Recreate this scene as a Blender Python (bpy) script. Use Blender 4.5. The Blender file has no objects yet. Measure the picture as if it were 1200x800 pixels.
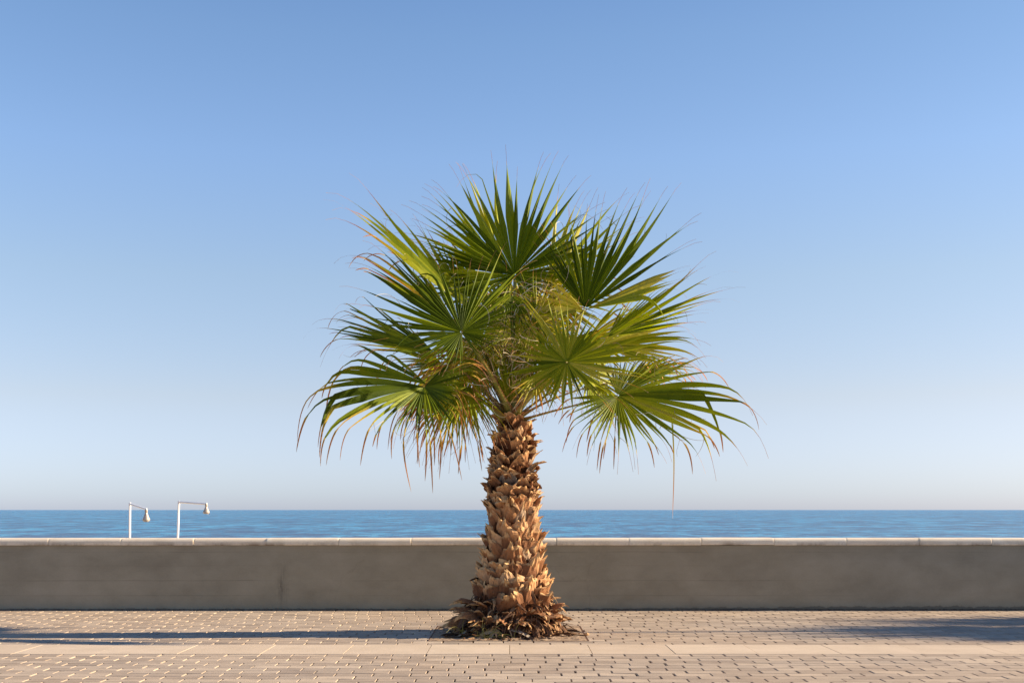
import bpy, math, random
import numpy as np
from mathutils import Vector, Matrix, noise
R_ = math.radians
rnd = random.Random(11)
scene = bpy.context.scene
col = scene.collection

# ------------------------------------------------------------------ camera
EYE = 1.75
F = 1400.0            # focal length in photo pixels (1200 wide)
HZ = 597.0            # row of the horizon in the photo
cam_d = bpy.data.cameras.new('camera'); cam = bpy.data.objects.new('camera', cam_d); col.objects.link(cam)
cam.location = (0, 0, EYE); cam.rotation_euler = (R_(90), 0, 0)
cam_d.sensor_width = 36; cam_d.lens = 36 * F / 1200
cam_d.shift_y = (HZ - 400) / 1200
cam_d.clip_start = .1; cam_d.clip_end = 60000
scene.camera = cam

def P(px, py, Y):
    return Vector(((px - 600) * Y / F, Y, EYE - (py - HZ) * Y / F))

# ------------------------------------------------------------------ light
EL, AZ = 21.5, 87.2        # azimuth from +Y towards +X
scene.world = bpy.data.worlds.new('World'); scene.world.use_nodes = True
nt = scene.world.node_tree
bg = nt.nodes['Background']; sky = nt.nodes.new('ShaderNodeTexSky')
sky.sky_type = 'NISHITA'; sky.sun_disc = False
sky.sun_elevation = R_(EL); sky.sun_rotation = R_(AZ)
sky.altitude = 0; sky.air_density = 1.0; sky.dust_density = .3; sky.ozone_density = 2.2
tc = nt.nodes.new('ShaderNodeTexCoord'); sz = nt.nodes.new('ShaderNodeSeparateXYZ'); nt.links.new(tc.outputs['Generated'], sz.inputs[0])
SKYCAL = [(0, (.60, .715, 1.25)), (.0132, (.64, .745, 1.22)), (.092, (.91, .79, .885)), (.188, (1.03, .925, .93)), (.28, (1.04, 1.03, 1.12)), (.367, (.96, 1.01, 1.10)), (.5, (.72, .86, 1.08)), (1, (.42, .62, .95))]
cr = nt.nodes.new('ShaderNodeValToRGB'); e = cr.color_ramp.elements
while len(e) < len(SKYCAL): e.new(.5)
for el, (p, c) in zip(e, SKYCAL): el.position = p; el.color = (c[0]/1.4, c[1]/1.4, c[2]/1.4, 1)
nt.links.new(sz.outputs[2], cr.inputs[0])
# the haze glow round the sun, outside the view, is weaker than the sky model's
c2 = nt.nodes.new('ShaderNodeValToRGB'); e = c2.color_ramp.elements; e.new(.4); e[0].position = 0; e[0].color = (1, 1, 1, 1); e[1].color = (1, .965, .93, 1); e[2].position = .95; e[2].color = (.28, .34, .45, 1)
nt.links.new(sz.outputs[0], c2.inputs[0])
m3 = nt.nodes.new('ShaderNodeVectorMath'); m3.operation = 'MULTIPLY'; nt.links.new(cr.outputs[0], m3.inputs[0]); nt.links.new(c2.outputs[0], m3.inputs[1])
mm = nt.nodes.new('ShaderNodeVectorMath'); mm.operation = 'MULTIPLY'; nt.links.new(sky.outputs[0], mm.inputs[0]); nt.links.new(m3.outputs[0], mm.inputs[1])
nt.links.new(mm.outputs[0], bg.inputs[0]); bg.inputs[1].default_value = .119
sd = bpy.data.lights.new('sun', 'SUN'); sun = bpy.data.objects.new('sun', sd); col.objects.link(sun)
sd.energy = 5.0; sd.angle = R_(.5); sd.color = (1, .83, .63)
sv = Vector((math.sin(R_(AZ)) * math.cos(R_(EL)), math.cos(R_(AZ)) * math.cos(R_(EL)), math.sin(R_(EL))))
sun.rotation_euler = sv.to_track_quat('Z', 'Y').to_euler()
sun.location = (20, 10, 20)
scene.view_settings.view_transform = 'Standard'; scene.view_settings.look = 'None'
scene.view_settings.gamma = 1; scene.view_settings.exposure = 1.13
scene.render.engine = 'CYCLES'

# ------------------------------------------------------------------ helpers
def lin(r, g, b):
    f = lambda c: (c/255/12.92) if c/255 <= .04045 else ((c/255 + .055)/1.055)**2.4
    return (f(r), f(g), f(b), 1)

class Mat:
    def __init__(s, name, rough=.8, spec=.3):
        s.m = bpy.data.materials.new(name); s.m.use_nodes = True
        s.t = s.m.node_tree; s.n = s.t.nodes; s.l = s.t.links
        s.b = s.n['Principled BSDF']; s.b.inputs['Roughness'].default_value = rough
        s.b.inputs['Specular IOR Level'].default_value = spec
        s.out = s.n['Material Output']
        s.geo = None
    def pos(s, sc=(1, 1, 1), obj=False):
        tc = s.n.new('ShaderNodeTexCoord'); mp = s.n.new('ShaderNodeMapping')
        mp.inputs['Scale'].default_value = sc
        if obj: s.l.new(tc.outputs['Object'], mp.inputs[0])
        else:
            g = s.n.new('ShaderNodeNewGeometry'); s.l.new(g.outputs['Position'], mp.inputs[0])
        return mp.outputs[0]
    def noise(s, scale=5, detail=6, rough=.6, sc=(1, 1, 1), obj=False, dist=0):
        n = s.n.new('ShaderNodeTexNoise'); n.inputs['Scale'].default_value = scale
        n.inputs['Detail'].default_value = detail; n.inputs['Roughness'].default_value = rough
        n.inputs['Distortion'].default_value = dist
        s.l.new(s.pos(sc, obj), n.inputs['Vector']); return n.outputs['Fac']
    def ramp(s, fac, stops, interp='LINEAR'):
        r = s.n.new('ShaderNodeValToRGB'); r.color_ramp.interpolation = interp
        e = r.color_ramp.elements
        while len(e) < len(stops): e.new(.5)
        for el, (p, c) in zip(e, stops):
            el.position = p; el.color = c if len(c) == 4 else (*c, 1)
        if fac is not None: s.l.new(fac, r.inputs[0])
        return r.outputs[0]
    def mix(s, fac, a, b, mode='MIX'):
        m = s.n.new('ShaderNodeMix'); m.data_type = 'RGBA'; m.blend_type = mode
        for i, v in ((0, fac), (6, a), (7, b)):
            if hasattr(v, 'is_output'): s.l.new(v, m.inputs[i])
            elif i == 0: m.inputs[0].default_value = v
            else: m.inputs[i].default_value = v if len(v) == 4 else (*v, 1)
        return m.outputs[2]
    def math(s, op, a, b=0.0, c=None):
        m = s.n.new('ShaderNodeMath'); m.operation = op
        for i, v in enumerate((a, b) if c is None else (a, b, c)):
            if hasattr(v, 'is_output'): s.l.new(v, m.inputs[i])
            else: m.inputs[i].default_value = v
        return m.outputs[0]
    def attr(s, name):
        a = s.n.new('ShaderNodeAttribute'); a.attribute_name = name; return a
    def color(s, c):
        if hasattr(c, 'is_output'): s.l.new(c, s.b.inputs['Base Color'])
        else: s.b.inputs['Base Color'].default_value = c
        return s
    def bump(s, h, strength=.5, dist=.01, prev=None):
        b = s.n.new('ShaderNodeBump'); b.inputs['Strength'].default_value = strength
        b.inputs['Distance'].default_value = dist; s.l.new(h, b.inputs['Height'])
        if prev is not None: s.l.new(prev, b.inputs['Normal'])
        s.l.new(b.outputs[0], s.b.inputs['Normal']); return b.outputs[0]

def obj(name, verts, faces, mat, parent=None, label=None, cat=None, group=None, kind=None, smooth=False, attrs=None, loc=None):
    me = bpy.data.meshes.new(name); me.from_pydata([tuple(v) for v in verts], [], faces); me.update()
    if mat is not None: me.materials.append(mat)
    if smooth: me.polygons.foreach_set('use_smooth', [True] * len(me.polygons))
    if attrs:
        for an, (dom, vals) in attrs.items():
            a = me.attributes.new(an, 'FLOAT', dom); a.data.foreach_set('value', vals)
    o = bpy.data.objects.new(name, me); col.objects.link(o)
    if loc is not None: o.location = loc
    if parent: o.parent = parent
    tag(o, label, cat, group, kind); return o
def tag(o, label=None, cat=None, group=None, kind=None):
    if label: o['label'] = label
    if cat: o['category'] = cat
    if group: o['group'] = group
    if kind: o['kind'] = kind
def empty(name, loc, **k):
    o = bpy.data.objects.new(name, None); o.location = loc; o.empty_display_size = .2; col.objects.link(o); tag(o, **k); return o

# ------------------------------------------------------------------ materials
def mat_paver():
    m = Mat('concrete_paver', .85, .25)
    t = m.attr('tone').outputs['Fac']
    base = m.ramp(t, [(0, lin(158, 142, 124)), (.5, lin(176, 160, 140)), (1, lin(196, 178, 154))])
    big = m.noise(.35, 4, .6)
    base = m.mix(m.ramp(big, [(.35, (0, 0, 0)), (.7, (1, 1, 1))]), base, m.mix(.5, base, lin(180, 156, 128)), 'MIX')
    sp = m.noise(220, 3, .7)
    base = m.mix(.35, base, m.ramp(sp, [(.3, (.55, .55, .55)), (.7, (1.3, 1.3, 1.3))]), 'MULTIPLY')
    st = m.noise(3.2, 5, .65, (1, 1, 1))
    base = m.mix(.45, base, m.ramp(st, [(.32, (.72, .7, .68)), (.6, (1.08, 1.06, 1.04))]), 'MULTIPLY')
    m.color(base); m.bump(sp, .35, .004); return m.m
def mat_slab():
    m = Mat('concrete_slab', .85, .25)
    t = m.attr('tone').outputs['Fac']
    base = m.ramp(t, [(0, lin(200, 180, 154)), (1, lin(210, 191, 165))])
    sp = m.noise(160, 3, .7); st = m.noise(2.1, 6, .65)
    base = m.mix(.3, base, m.ramp(sp, [(.3, (.6, .6, .6)), (.7, (1.25, 1.25, 1.25))]), 'MULTIPLY')
    base = m.mix(.5, base, m.ramp(st, [(.3, (.8, .78, .74)), (.65, (1.05, 1.04, 1.03))]), 'MULTIPLY')
    m.color(base); m.bump(sp, .3, .004); return m.m
def mat_joint():
    m = Mat('joint_sand', .95, .1); m.color(m.ramp(m.noise(30), [(.3, lin(70, 56, 46)), (.7, lin(110, 90, 72))])); return m.m
def mat_wall():
    m = Mat('rendered_wall', .9, .2)
    a = m.noise(1.1, 7, .62, (1, 1, 1.6)); b = m.noise(.5, 4, .55, (1, 1, 6)); c = m.noise(55, 4, .6)
    base = m.ramp(a, [(.3, lin(143, 134, 114)), (.5, lin(156, 147, 126)), (.7, lin(166, 156, 135))])
    base = m.mix(.3, base, m.ramp(b, [(.35, (.88, .88, .88)), (.6, (1.03, 1.02, 1.0))]), 'MULTIPLY')
    base = m.mix(.3, base, m.ramp(c, [(.3, (.8, .8, .8)), (.7, (1.12, 1.12, 1.12))]), 'MULTIPLY')
    # faint formwork joints at fixed heights
    g = m.n.new('ShaderNodeNewGeometry'); sx = m.n.new('ShaderNodeSeparateXYZ'); m.l.new(g.outputs['Position'], sx.inputs[0])
    wob = m.math('MULTIPLY', m.noise(.8, 3, .5), .03)
    z = m.math('ADD', sx.outputs[2], wob)
    breakup = m.ramp(m.noise(.55, 4, .6, (1, 1, 1)), [(.42, (0, 0, 0)), (.6, (1, 1, 1))])
    for h, s_ in ((.53, .35), (.27, .22), (1.03, .3), (.79, .12)):
        d = m.math('ABSOLUTE', m.math('SUBTRACT', z, h))
        line = m.math('SUBTRACT', 1.0, m.math('MINIMUM', m.math('DIVIDE', d, .012), 1.0))
        base = m.mix(m.math('MULTIPLY', m.math('MULTIPLY', line, breakup), s_), base, lin(80, 68, 58))
    # hairline cracks
    v = m.n.new('ShaderNodeTexVoronoi'); v.feature = 'DISTANCE_TO_EDGE'; v.inputs['Scale'].default_value = .45
    wn = m.n.new('ShaderNodeTexNoise'); wn.inputs['Scale'].default_value = 2.5; wn.inputs['Detail'].default_value = 5
    m.l.new(m.pos((1, 1, .55)), wn.inputs['Vector'])
    mx = m.n.new('ShaderNodeVectorMath'); mx.operation = 'MULTIPLY_ADD'; m.l.new(wn.outputs['Color'], mx.inputs[0]); mx.inputs[1].default_value = (.5, .5, .5)
    m.l.new(m.pos((1, 1, .55)), mx.inputs[2]); m.l.new(mx.outputs[0], v.inputs['Vector'])
    crack = m.math('SUBTRACT', 1.0, m.math('MINIMUM', m.math('DIVIDE', v.outputs['Distance'], .006), 1.0))
    crack = m.math('MULTIPLY', crack, m.ramp(m.noise(.4, 3, .6), [(.5, (0, 0, 0)), (.62, (1, 1, 1))]))
    base = m.mix(m.math('MULTIPLY', crack, .14), base, lin(80, 70, 60))
    # one vertical run-off stain left of the palm
    x = m.math('ADD', sx.outputs[0], m.math('MULTIPLY', m.noise(2.2, 4, .6, (.3, 1, 1)), .35))
    sd_ = m.math('ABSOLUTE', m.math('SUBTRACT', x, -3.82))
    stn = m.math('SUBTRACT', 1.0, m.math('MINIMUM', m.math('DIVIDE', sd_, .13), 1.0))
    zf = m.math('SUBTRACT', 1.0, m.math('MINIMUM', m.math('DIVIDE', m.math('ABSOLUTE', m.math('SUBTRACT', sx.outputs[2], .42)), .5), 1.0))
    stn = m.math('MULTIPLY', m.math('MULTIPLY', stn, zf), m.ramp(m.noise(9, 4, .7, (3, 1, .5)), [(.4, (.2, .2, .2)), (.6, (1, 1, 1))]))
    base = m.mix(m.math('MULTIPLY', stn, .55), base, lin(70, 60, 50))
    # dirt band above the paving with a ragged top
    edge = m.math('ADD', m.math('MULTIPLY', m.noise(5.0, 6, .75, (1, 1, .5)), m.math('ADD', .09, m.math('MULTIPLY', m.math('MINIMUM', m.math('MAXIMUM', sx.outputs[0], 0.0), 8.0), .010))), -.018)
    band = m.math('LESS_THAN', sx.outputs[2], edge)
    base = m.mix(m.math('MULTIPLY', band, .45), base, lin(66, 56, 48))
    m.color(base); p = m.bump(a, .25, .02); m.bump(c, .3, .004, p); return m.m
def mat_coping():
    m = Mat('cast_stone', .8, .25)
    oi = m.n.new('ShaderNodeObjectInfo')
    a = m.noise(2.2, 6, .65, (1, 1, 1)); c = m.noise(70, 4, .65)
    base = m.ramp(a, [(.28, lin(222, 206, 178)), (.5, lin(244, 230, 204)), (.75, lin(248, 238, 216))])
    base = m.mix(m.math('MULTIPLY', oi.outputs['Random'], .5), base, lin(226, 204, 174))
    g = m.n.new('ShaderNodeNewGeometry'); sx = m.n.new('ShaderNodeSeparateXYZ'); m.l.new(g.outputs['Position'], sx.inputs[0])
    low = m.math('SUBTRACT', 1.0, m.math('MINIMUM', m.math('MAXIMUM', m.math('DIVIDE', m.math('SUBTRACT', sx.outputs[2], 1.14), .06), 0.0), 1.0))
    drip = m.ramp(m.noise(1.6, 7, .75, (1, 1, .3)), [(.45, (0, 0, 0)), (.62, (1, 1, 1))])
    base = m.mix(m.math('MULTIPLY', m.math('MULTIPLY', low, drip), .7), base, lin(110, 88, 68))
    base = m.mix(.4, base, m.ramp(c, [(.3, (.7, .7, .7)), (.7, (1.15, 1.15, 1.15))]), 'MULTIPLY')
    m.color(base); m.bump(c, .5, .006); return m.m
def mat_trunk():
    m = Mat('palm_fibre', .95, .1)
    a = m.noise(30, 5, .7, (1, 1, .15), True); b = m.noise(4, 4, .6, (1, 1, 1), True)
    c = m.ramp(a, [(.3, lin(36, 20, 12)), (.5, lin(78, 46, 26)), (.7, lin(130, 86, 52))])
    c = m.mix(.5, c, m.ramp(b, [(.35, (.5, .5, .5)), (.65, (1.15, 1.1, 1.05))]), 'MULTIPLY')
    m.color(c); m.bump(a, 1, .03); return m.m
def mat_stub():
    m = Mat('dry_leaf_base', .8, .2)
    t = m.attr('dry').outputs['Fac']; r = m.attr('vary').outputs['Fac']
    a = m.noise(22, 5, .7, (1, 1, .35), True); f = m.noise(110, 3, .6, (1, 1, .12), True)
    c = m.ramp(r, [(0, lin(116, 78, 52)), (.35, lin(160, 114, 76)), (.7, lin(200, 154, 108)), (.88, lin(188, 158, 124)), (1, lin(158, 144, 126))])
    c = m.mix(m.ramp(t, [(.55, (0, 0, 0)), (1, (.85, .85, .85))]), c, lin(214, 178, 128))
    c = m.mix(m.ramp(t, [(0, (.9, .9, .9)), (.42, (0, 0, 0))]), c, lin(84, 50, 30))  # stub bases darkened in the colour, painted shade for the gaps between stubs
    c = m.mix(.75, c, m.ramp(a, [(.3, (.45, .40, .36)), (.5, (.95, .92, .9)), (.7, (1.2, 1.15, 1.1))]), 'MULTIPLY')
    c = m.mix(.35, c, m.ramp(f, [(.3, (.6, .55, .5)), (.65, (1.2, 1.15, 1.1))]), 'MULTIPLY')
    m.color(c); p = m.bump(a, .6, .02); m.bump(f, .5, .005, p); return m.m
def mat_leaf():
    m = Mat('palm_leaf', .55, .2)
    t = m.attr('dry').outputs['Fac']; r = m.attr('vary').outputs['Fac']
    g = m.ramp(r, [(0, lin(66, 84, 10)), (.25, lin(98, 116, 14)), (.55, lin(144, 156, 28)), (.8, lin(178, 180, 56)), (1, lin(200, 192, 100))])
    st = m.noise(5, 4, .6, (1, 1, 1), True)
    g = m.mix(.5, g, m.ramp(st, [(.35, (.75, .78, .7)), (.65, (1.15, 1.1, 1.0))]), 'MULTIPLY')
    c = m.mix(m.ramp(t, [(.28, (0, 0, 0)), (.48, (1, 1, 1))]), g, lin(196, 172, 64))
    c = m.mix(m.ramp(t, [(.5, (0, 0, 0)), (.68, (1, 1, 1))]), c, lin(184, 126, 70))
    c = m.mix(m.ramp(t, [(.78, (0, 0, 0)), (.95, (1, 1, 1))]), c, lin(190, 160, 128))
    m.color(c)
    tr = m.n.new('ShaderNodeBsdfTranslucent'); hs = m.n.new('ShaderNodeHueSaturation')
    hs.inputs['Saturation'].default_value = 1.2; hs.inputs['Value'].default_value = 1.35; hs.inputs['Hue'].default_value = .487
    m.l.new(c, hs.inputs['Color']); m.l.new(hs.outputs[0], tr.inputs[0])
    ms = m.n.new('ShaderNodeMixShader'); ms.inputs[0].default_value = .42
    m.l.new(m.b.outputs[0], ms.inputs[1]); m.l.new(tr.outputs[0], ms.inputs[2]); m.l.new(ms.outputs[0], m.out.inputs[0])
    return m.m
def mat_petiole():
    m = Mat('palm_petiole', .5, .4)
    t = m.attr('dry').outputs['Fac']
    a = m.noise(9, 4, .6, (1, 1, 1), True)
    g = m.ramp(a, [(.3, lin(104, 116, 40)), (.55, lin(142, 140, 62)), (.75, lin(172, 150, 84))])
    c = m.mix(m.ramp(t, [(.1, (0, 0, 0)), (.9, (1, 1, 1))]), g, lin(140, 92, 48))
    m.color(c); return m.m
def mat_fibre():
    m = Mat('dry_thread', .7, .3)
    c = m.ramp(m.attr('vary').outputs['Fac'], [(0, lin(150, 118, 76)), (.6, lin(206, 184, 140)), (1, lin(226, 214, 186))])
    m.color(c)
    return m.m
def mat_litter():
    m = Mat('dry_litter', .85, .2)
    c = m.ramp(m.attr('vary').outputs['Fac'], [(0, lin(62, 44, 34)), (.35, lin(104, 76, 56)), (.7, lin(156, 116, 80)), (.92, lin(196, 158, 114)), (1, lin(150, 138, 122))])
    a = m.noise(40, 4, .6, (1, 1, .4), True)
    c = m.mix(.6, c, m.ramp(a, [(.3, (.5, .5, .5)), (.65, (1.15, 1.15, 1.15))]), 'MULTIPLY')
    m.color(c); m.bump(a, .5, .01); return m.m
def mat_soil():
    m = Mat('pit_soil', .95, .1)
    a = m.noise(14, 8, .7); c = m.ramp(a, [(.3, lin(120, 98, 78)), (.5, lin(158, 136, 112)), (.7, lin(184, 160, 134))])
    m.color(c); m.bump(a, .8, .02); return m.m
def mat_simple(name, c0, c1, rough=.6, scale=20, metal=0, spec=.4, bump=.1):
    m = Mat(name, rough, spec); a = m.noise(scale, 5, .65, (1, 1, 1), True)
    m.color(m.ramp(a, [(.35, c0), (.65, c1)])); m.b.inputs['Metallic'].default_value = metal
    m.bump(a, bump, .005); return m.m
def mat_sea():
    m = Mat('sea_water', .22, .5)
    m.b.inputs['IOR'].default_value = 1.33
    a = m.noise(.07, 3, .55, (1.1, .6, 1), dist=.5); b = m.noise(.3, 3, .6, (1.2, .35, 1), dist=.6); d = m.noise(.006, 4, .5, (.4, 1, 1))
    mixd = m.math('ADD', m.math('MULTIPLY', a, .55), m.math('ADD', m.math('MULTIPLY', b, .5), m.math('MULTIPLY', d, .15)))
    c = m.ramp(mixd, [(.50, (.002, .055, .15)), (.60, (.006, .15, .31)), (.68, (.045, .34, .54))])
    m.color(c)
    w1 = m.noise(.22, 6, .62, (.7, 1.4, 1), dist=.4); w2 = m.noise(1.6, 5, .6, (1, 1.5, 1))
    p = m.bump(w1, 1, 2.2); m.bump(w2, 1, .25, p); return m.m
def mat_sand():
    m = Mat('beach_sand', .95, .1); a = m.noise(.8, 7, .7)
    m.color(m.ramp(a, [(.3, lin(180, 154, 118)), (.7, lin(206, 182, 146))])); m.bump(a, .5, .1); return m.m
M = dict(paver=mat_paver(), slab=mat_slab(), joint=mat_joint(), wall=mat_wall(), coping=mat_coping(), trunk=mat_trunk(), stub=mat_stub(),
         leaf=mat_leaf(), petiole=mat_petiole(), fibre=mat_fibre(), litter=mat_litter(), soil=mat_soil(), sea=mat_sea(), sand=mat_sand(),
         white=mat_simple('white_paint', lin(242, 240, 234), lin(252, 250, 246), .4, 30),
         chrome=mat_simple('weathered_shower_metal', lin(150, 136, 120), lin(196, 186, 172), .45, 60, .25),
         rust=mat_simple('rusty_steel', lin(92, 64, 46), lin(136, 98, 70), .8, 30, 0, .3, .5),
         steel=mat_simple('grey_post_paint', lin(120, 122, 122), lin(140, 142, 142), .5),
         glass=mat_simple('lamp_glass', lin(220, 220, 215), lin(235, 235, 230), .2),
         grass=mat_simple('green_grass_blade', lin(110, 112, 50), lin(150, 138, 76), .6),
         grit=mat_simple('grit', lin(60, 50, 42), lin(120, 102, 84), .95))

# ------------------------------------------------------------------ pavement
XL, XR = -52.0, 52.0
ROW, LEN = .2125, .40
YS0, YS1 = 14.5, 15.5           # slab band
YW = 20.85                      # wall face
PIT = (-1.12, 1.02, YS1 + 2*ROW, YS1 + 12*ROW)
def build_pavers():
    V, Fc, T = [], [], []
    r = random.Random(3)
    def paver(x0, x1, y0, y1, gx, gy, dep=.0145, inx=.006, iny=.003, tone=None):
        if x1 - x0 < .05 or y1 - y0 < .03: return
        dz = r.gauss(0, .0005); tx = r.gauss(0, .0011); ty = r.gauss(0, .0004)
        b = len(V); ex0 = gx * r.uniform(.75, 1.25); ex1 = gx * r.uniform(.75, 1.25)
        for (z, a, c) in ((-dep, 0, 0), (0, inx, iny)):
            for sx, sy in ((0, 0), (1, 0), (1, 1), (0, 1)):
                x = (x1 - ex1 - a) if sx else (x0 + ex0 + a); y = (y1 - gy - c) if sy else (y0 + gy + c)
                V.append((x, y, z + (dz + tx*(1 if sx else -1) + ty*(1 if sy else -1) if z == 0 else 0)))
        Fc.extend([(b+4, b+5, b+6, b+7), (b, b+1, b+5, b+4), (b+1, b+2, b+6, b+5), (b+2, b+3, b+7, b+6), (b+3, b, b+4, b+7)])
        t = min(1, max(0, r.gauss(.5, .27))) if tone is None else tone
        T.extend([t]*5)
    def rows(ya, yb, seed):
        y = ya; k = seed
        while y < yb - .02:
            y1 = min(y + ROW, yb)
            off = ((k % 2) * LEN/2 + .07*math.sin(k*.23+1) + .05*math.sin(k*.61) + r.gauss(0, .012)) % LEN
            # rows slip now and then so that the bond is not perfect
            x = XL - off
            while x < XR:
                x1 = x + LEN + 0
                segs = [(x, x1)]
                if y1 > PIT[2] + .01 and y < PIT[3] - .01:
                    segs = [(a, b) for a, b in ((x, min(x1, PIT[0])), (max(x, PIT[1]), x1)) if b > a]
                for a, b in segs:
                    j = r.gauss(0, .004)
                    paver(a + (j if a == x else 0), b, y, y1, .0062, .0034)
                x = x1
            y = y1; k += 1
    rows(YS0 - ROW*62, YS0, 0); rows(YS1, YW + .01, 1)
    obj('pavement', V, Fc, M['paver'], kind='structure', attrs={'tone': ('FACE', T)}, label='beige concrete paving of narrow blocks in staggered rows')
    V2, F2, T2 = [], [], []
    Vs, Fs, Ts = V, Fc, T
    V, Fc, T = V2, F2, T2
    def slab(x0, x1):
        dz = r.gauss(0, .0012); b = len(V); t = r.random()
        for (z, a) in ((-.02, 0), (-.001, .001), (.002, .002)):
            for sx, sy in ((0, 0), (1, 0), (1, 1), (0, 1)):
                x = (x1 - .003 - a) if sx else (x0 + .002 + a); y = (YS1 - .003 - a) if sy else (YS0 + .003 + a)
                V.append((x, y, z + dz))
        for q in (0, 4):
            Fc.extend([(b+q+i, b+q+(i+1) % 4, b+q+4+(i+1) % 4, b+q+4+i) for i in range(4)])
        Fc.append((b+8, b+9, b+10, b+11)); T.extend([t]*9)
    x = 0.06 - 1.01*51
    x = -.03 - 1.009*51
    while x < XR: slab(x, x + 1.009); x += 1.009
    obj('path_edging_band', V, Fc, M['slab'], kind='structure', attrs={'tone': ('FACE', T)}, label='pale band of square slabs crossing the paving')
build_pavers()
def sheet(name, x0, x1, y0, y1, z, mat, kind='structure', label=None, nx=1, ny=1, zf=None):
    V = []; Fc = []
    for j in range(ny+1):
        for i in range(nx+1):
            x = x0 + (x1-x0)*i/nx; y = y0 + (y1-y0)*j/ny
            V.append((x, y, z if zf is None else zf(x, y)))
    for j in range(ny):
        for i in range(nx):
            a = j*(nx+1)+i; Fc.append((a, a+1, a+nx+2, a+nx+1))
    return obj(name, V, Fc, mat, kind=kind, label=label)
sheet('ground', -400, 400, -400, YW + .3, -.0165, M['joint'], label='sandy bed under the paving')
sheet('beach', -3000, 3000, YW + .25, 118, 0, M['sand'], nx=60, ny=30, label='sand sloping to the sea behind the wall',
      zf=lambda x, y: -.55 - 2.1 * min(1, (y-21)/84) + .05*noise.noise(Vector((x*.1, y*.1, 0))) )
sheet('sea', -30000, 30000, 95, 42000, -2.3, M['sea'], label='calm blue sea reaching the horizon')

# ------------------------------------------------------------------ wall
wall = empty('promenade_wall', (0, YW + .15, 0), label='long low grey-brown rendered wall with pale coping in front of the sea', cat='wall')
def wb():
    V, Fc = [], []; n = 208
    for i in range(n+1):
        x = XL + (XR-XL)*i/n
        for (y, z) in ((YW, -.016), (YW, 1.128), (YW+.3, 1.128), (YW+.3, -1.2)):
            V.append((x, y - YW - .15, z))
    for i in range(n):
        for k in range(3): a = i*4+k; Fc.append((a, a+4, a+5, a+1))
    Fc += [(0, 1, 2, 3), (n*4+3, n*4+2, n*4+1, n*4)]
    obj('wall_face', V, Fc, M['wall'], wall)
wb()
def coping(xa, xb, k):
    r = random.Random(k); L = xb - xa
    prof = []
    z0, z1 = 1.131, 1.258; rad = .07
    y0, y1 = YW - .035, YW + .335
    prof.append((y0 + .02, z0)); prof.append((y0 + .004, z0 + .004)); prof.append((y0, z0 + .02))
    for i in range(7):
        a = math.pi/2 * i/6; prof.append((y0 + rad - rad*math.cos(a), z1 - rad + rad*math.sin(a)))
    for i in range(7):
        a = math.pi/2 * i/6; prof.append((y1 - rad + rad*math.sin(a), z1 - rad + rad*math.cos(a)))
    prof.append((y1, z0)); n = len(prof)
    dz = r.gauss(0, .0025); dy = r.gauss(0, .003)
    V, Fc = [], []; st = [0, .004, .02] + [L*q/20 for q in range(1, 20)] + [L-.02, L-.004, L]
    cy = (y0+y1)/2; cz = (z0+z1)/2
    for q, s in enumerate(st):
        ins = .006 if q in (0, len(st)-1) else (.002 if q in (1, len(st)-2) else 0)
        for (y, z) in prof:
            w = .0035*noise.noise(Vector((xa+s, y*9, z*20)))
            k2 = 1 - ins/.06
            V.append((xa + s + .002, cy + (y-cy)*(1-ins*4) + dy - YW - .15 + w, max(z0, cz + (z-cz)*k2 + dz + w*.7)))
    m = len(st)
    for q in range(m-1):
        for i in range(n):
            Fc.append((q*n+i, q*n+(i+1) % n, (q+1)*n+(i+1) % n, (q+1)*n+i))
    Fc.append(tuple(range(n))[::-1]); Fc.append(tuple((m-1)*n+i for i in range(n)))
    # joints leave a 5 mm gap
    V = [(xa + .0025 + (x - xa - .002)*(L-.005)/L, y, z) for x, y, z in V]
    obj('coping_stone', V, Fc, M['coping'], wall, smooth=False)
CW = 1.265; xj = .775 - CW*41
for k in range(81): coping(xj + CW*k, xj + CW*(k+1), k)
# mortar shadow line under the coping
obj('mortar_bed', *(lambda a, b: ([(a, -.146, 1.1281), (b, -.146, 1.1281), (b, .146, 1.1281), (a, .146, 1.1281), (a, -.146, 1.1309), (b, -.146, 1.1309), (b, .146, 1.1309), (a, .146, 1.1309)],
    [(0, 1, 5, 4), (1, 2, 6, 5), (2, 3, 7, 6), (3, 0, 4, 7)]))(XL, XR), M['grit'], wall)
# grit collected along the foot of the wall
def grit():
    V, Fc = [], []; r = random.Random(8)
    for i in range(9000):
        x = r.uniform(-20, 20); dens = .35 + .65*(noise.noise(Vector((x*.35, 0, 3)))*.5+.5) + (.35 if x > 2 else 0)
        if r.random() > dens: continue
        y = YW - abs(r.gauss(0, .035)) - .002; s = r.uniform(.004, .014) * (1.5 if x > 3.5 else 1); z = .003 + r.random()*.012
        b = len(V)
        for dx, dy, dz in ((-1, 0, -.5), (1, 0, -.5), (0, -1, -.5), (0, 1, -.5), (0, 0, .8)):
            V.append((x + dx*s*r.uniform(.6, 1.4), min(YW-.001, y + dy*s*r.uniform(.6, 1.2)), z + dz*s))
        Fc.extend([(b, b+2, b+4), (b+2, b+1, b+4), (b+1, b+3, b+4), (b+3, b, b+4)])
    obj('wall_foot_grit', V, Fc, M['grit'], kind='stuff', label='dark grit and dirt gathered along the foot of the wall', cat='grit')
grit()

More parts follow.
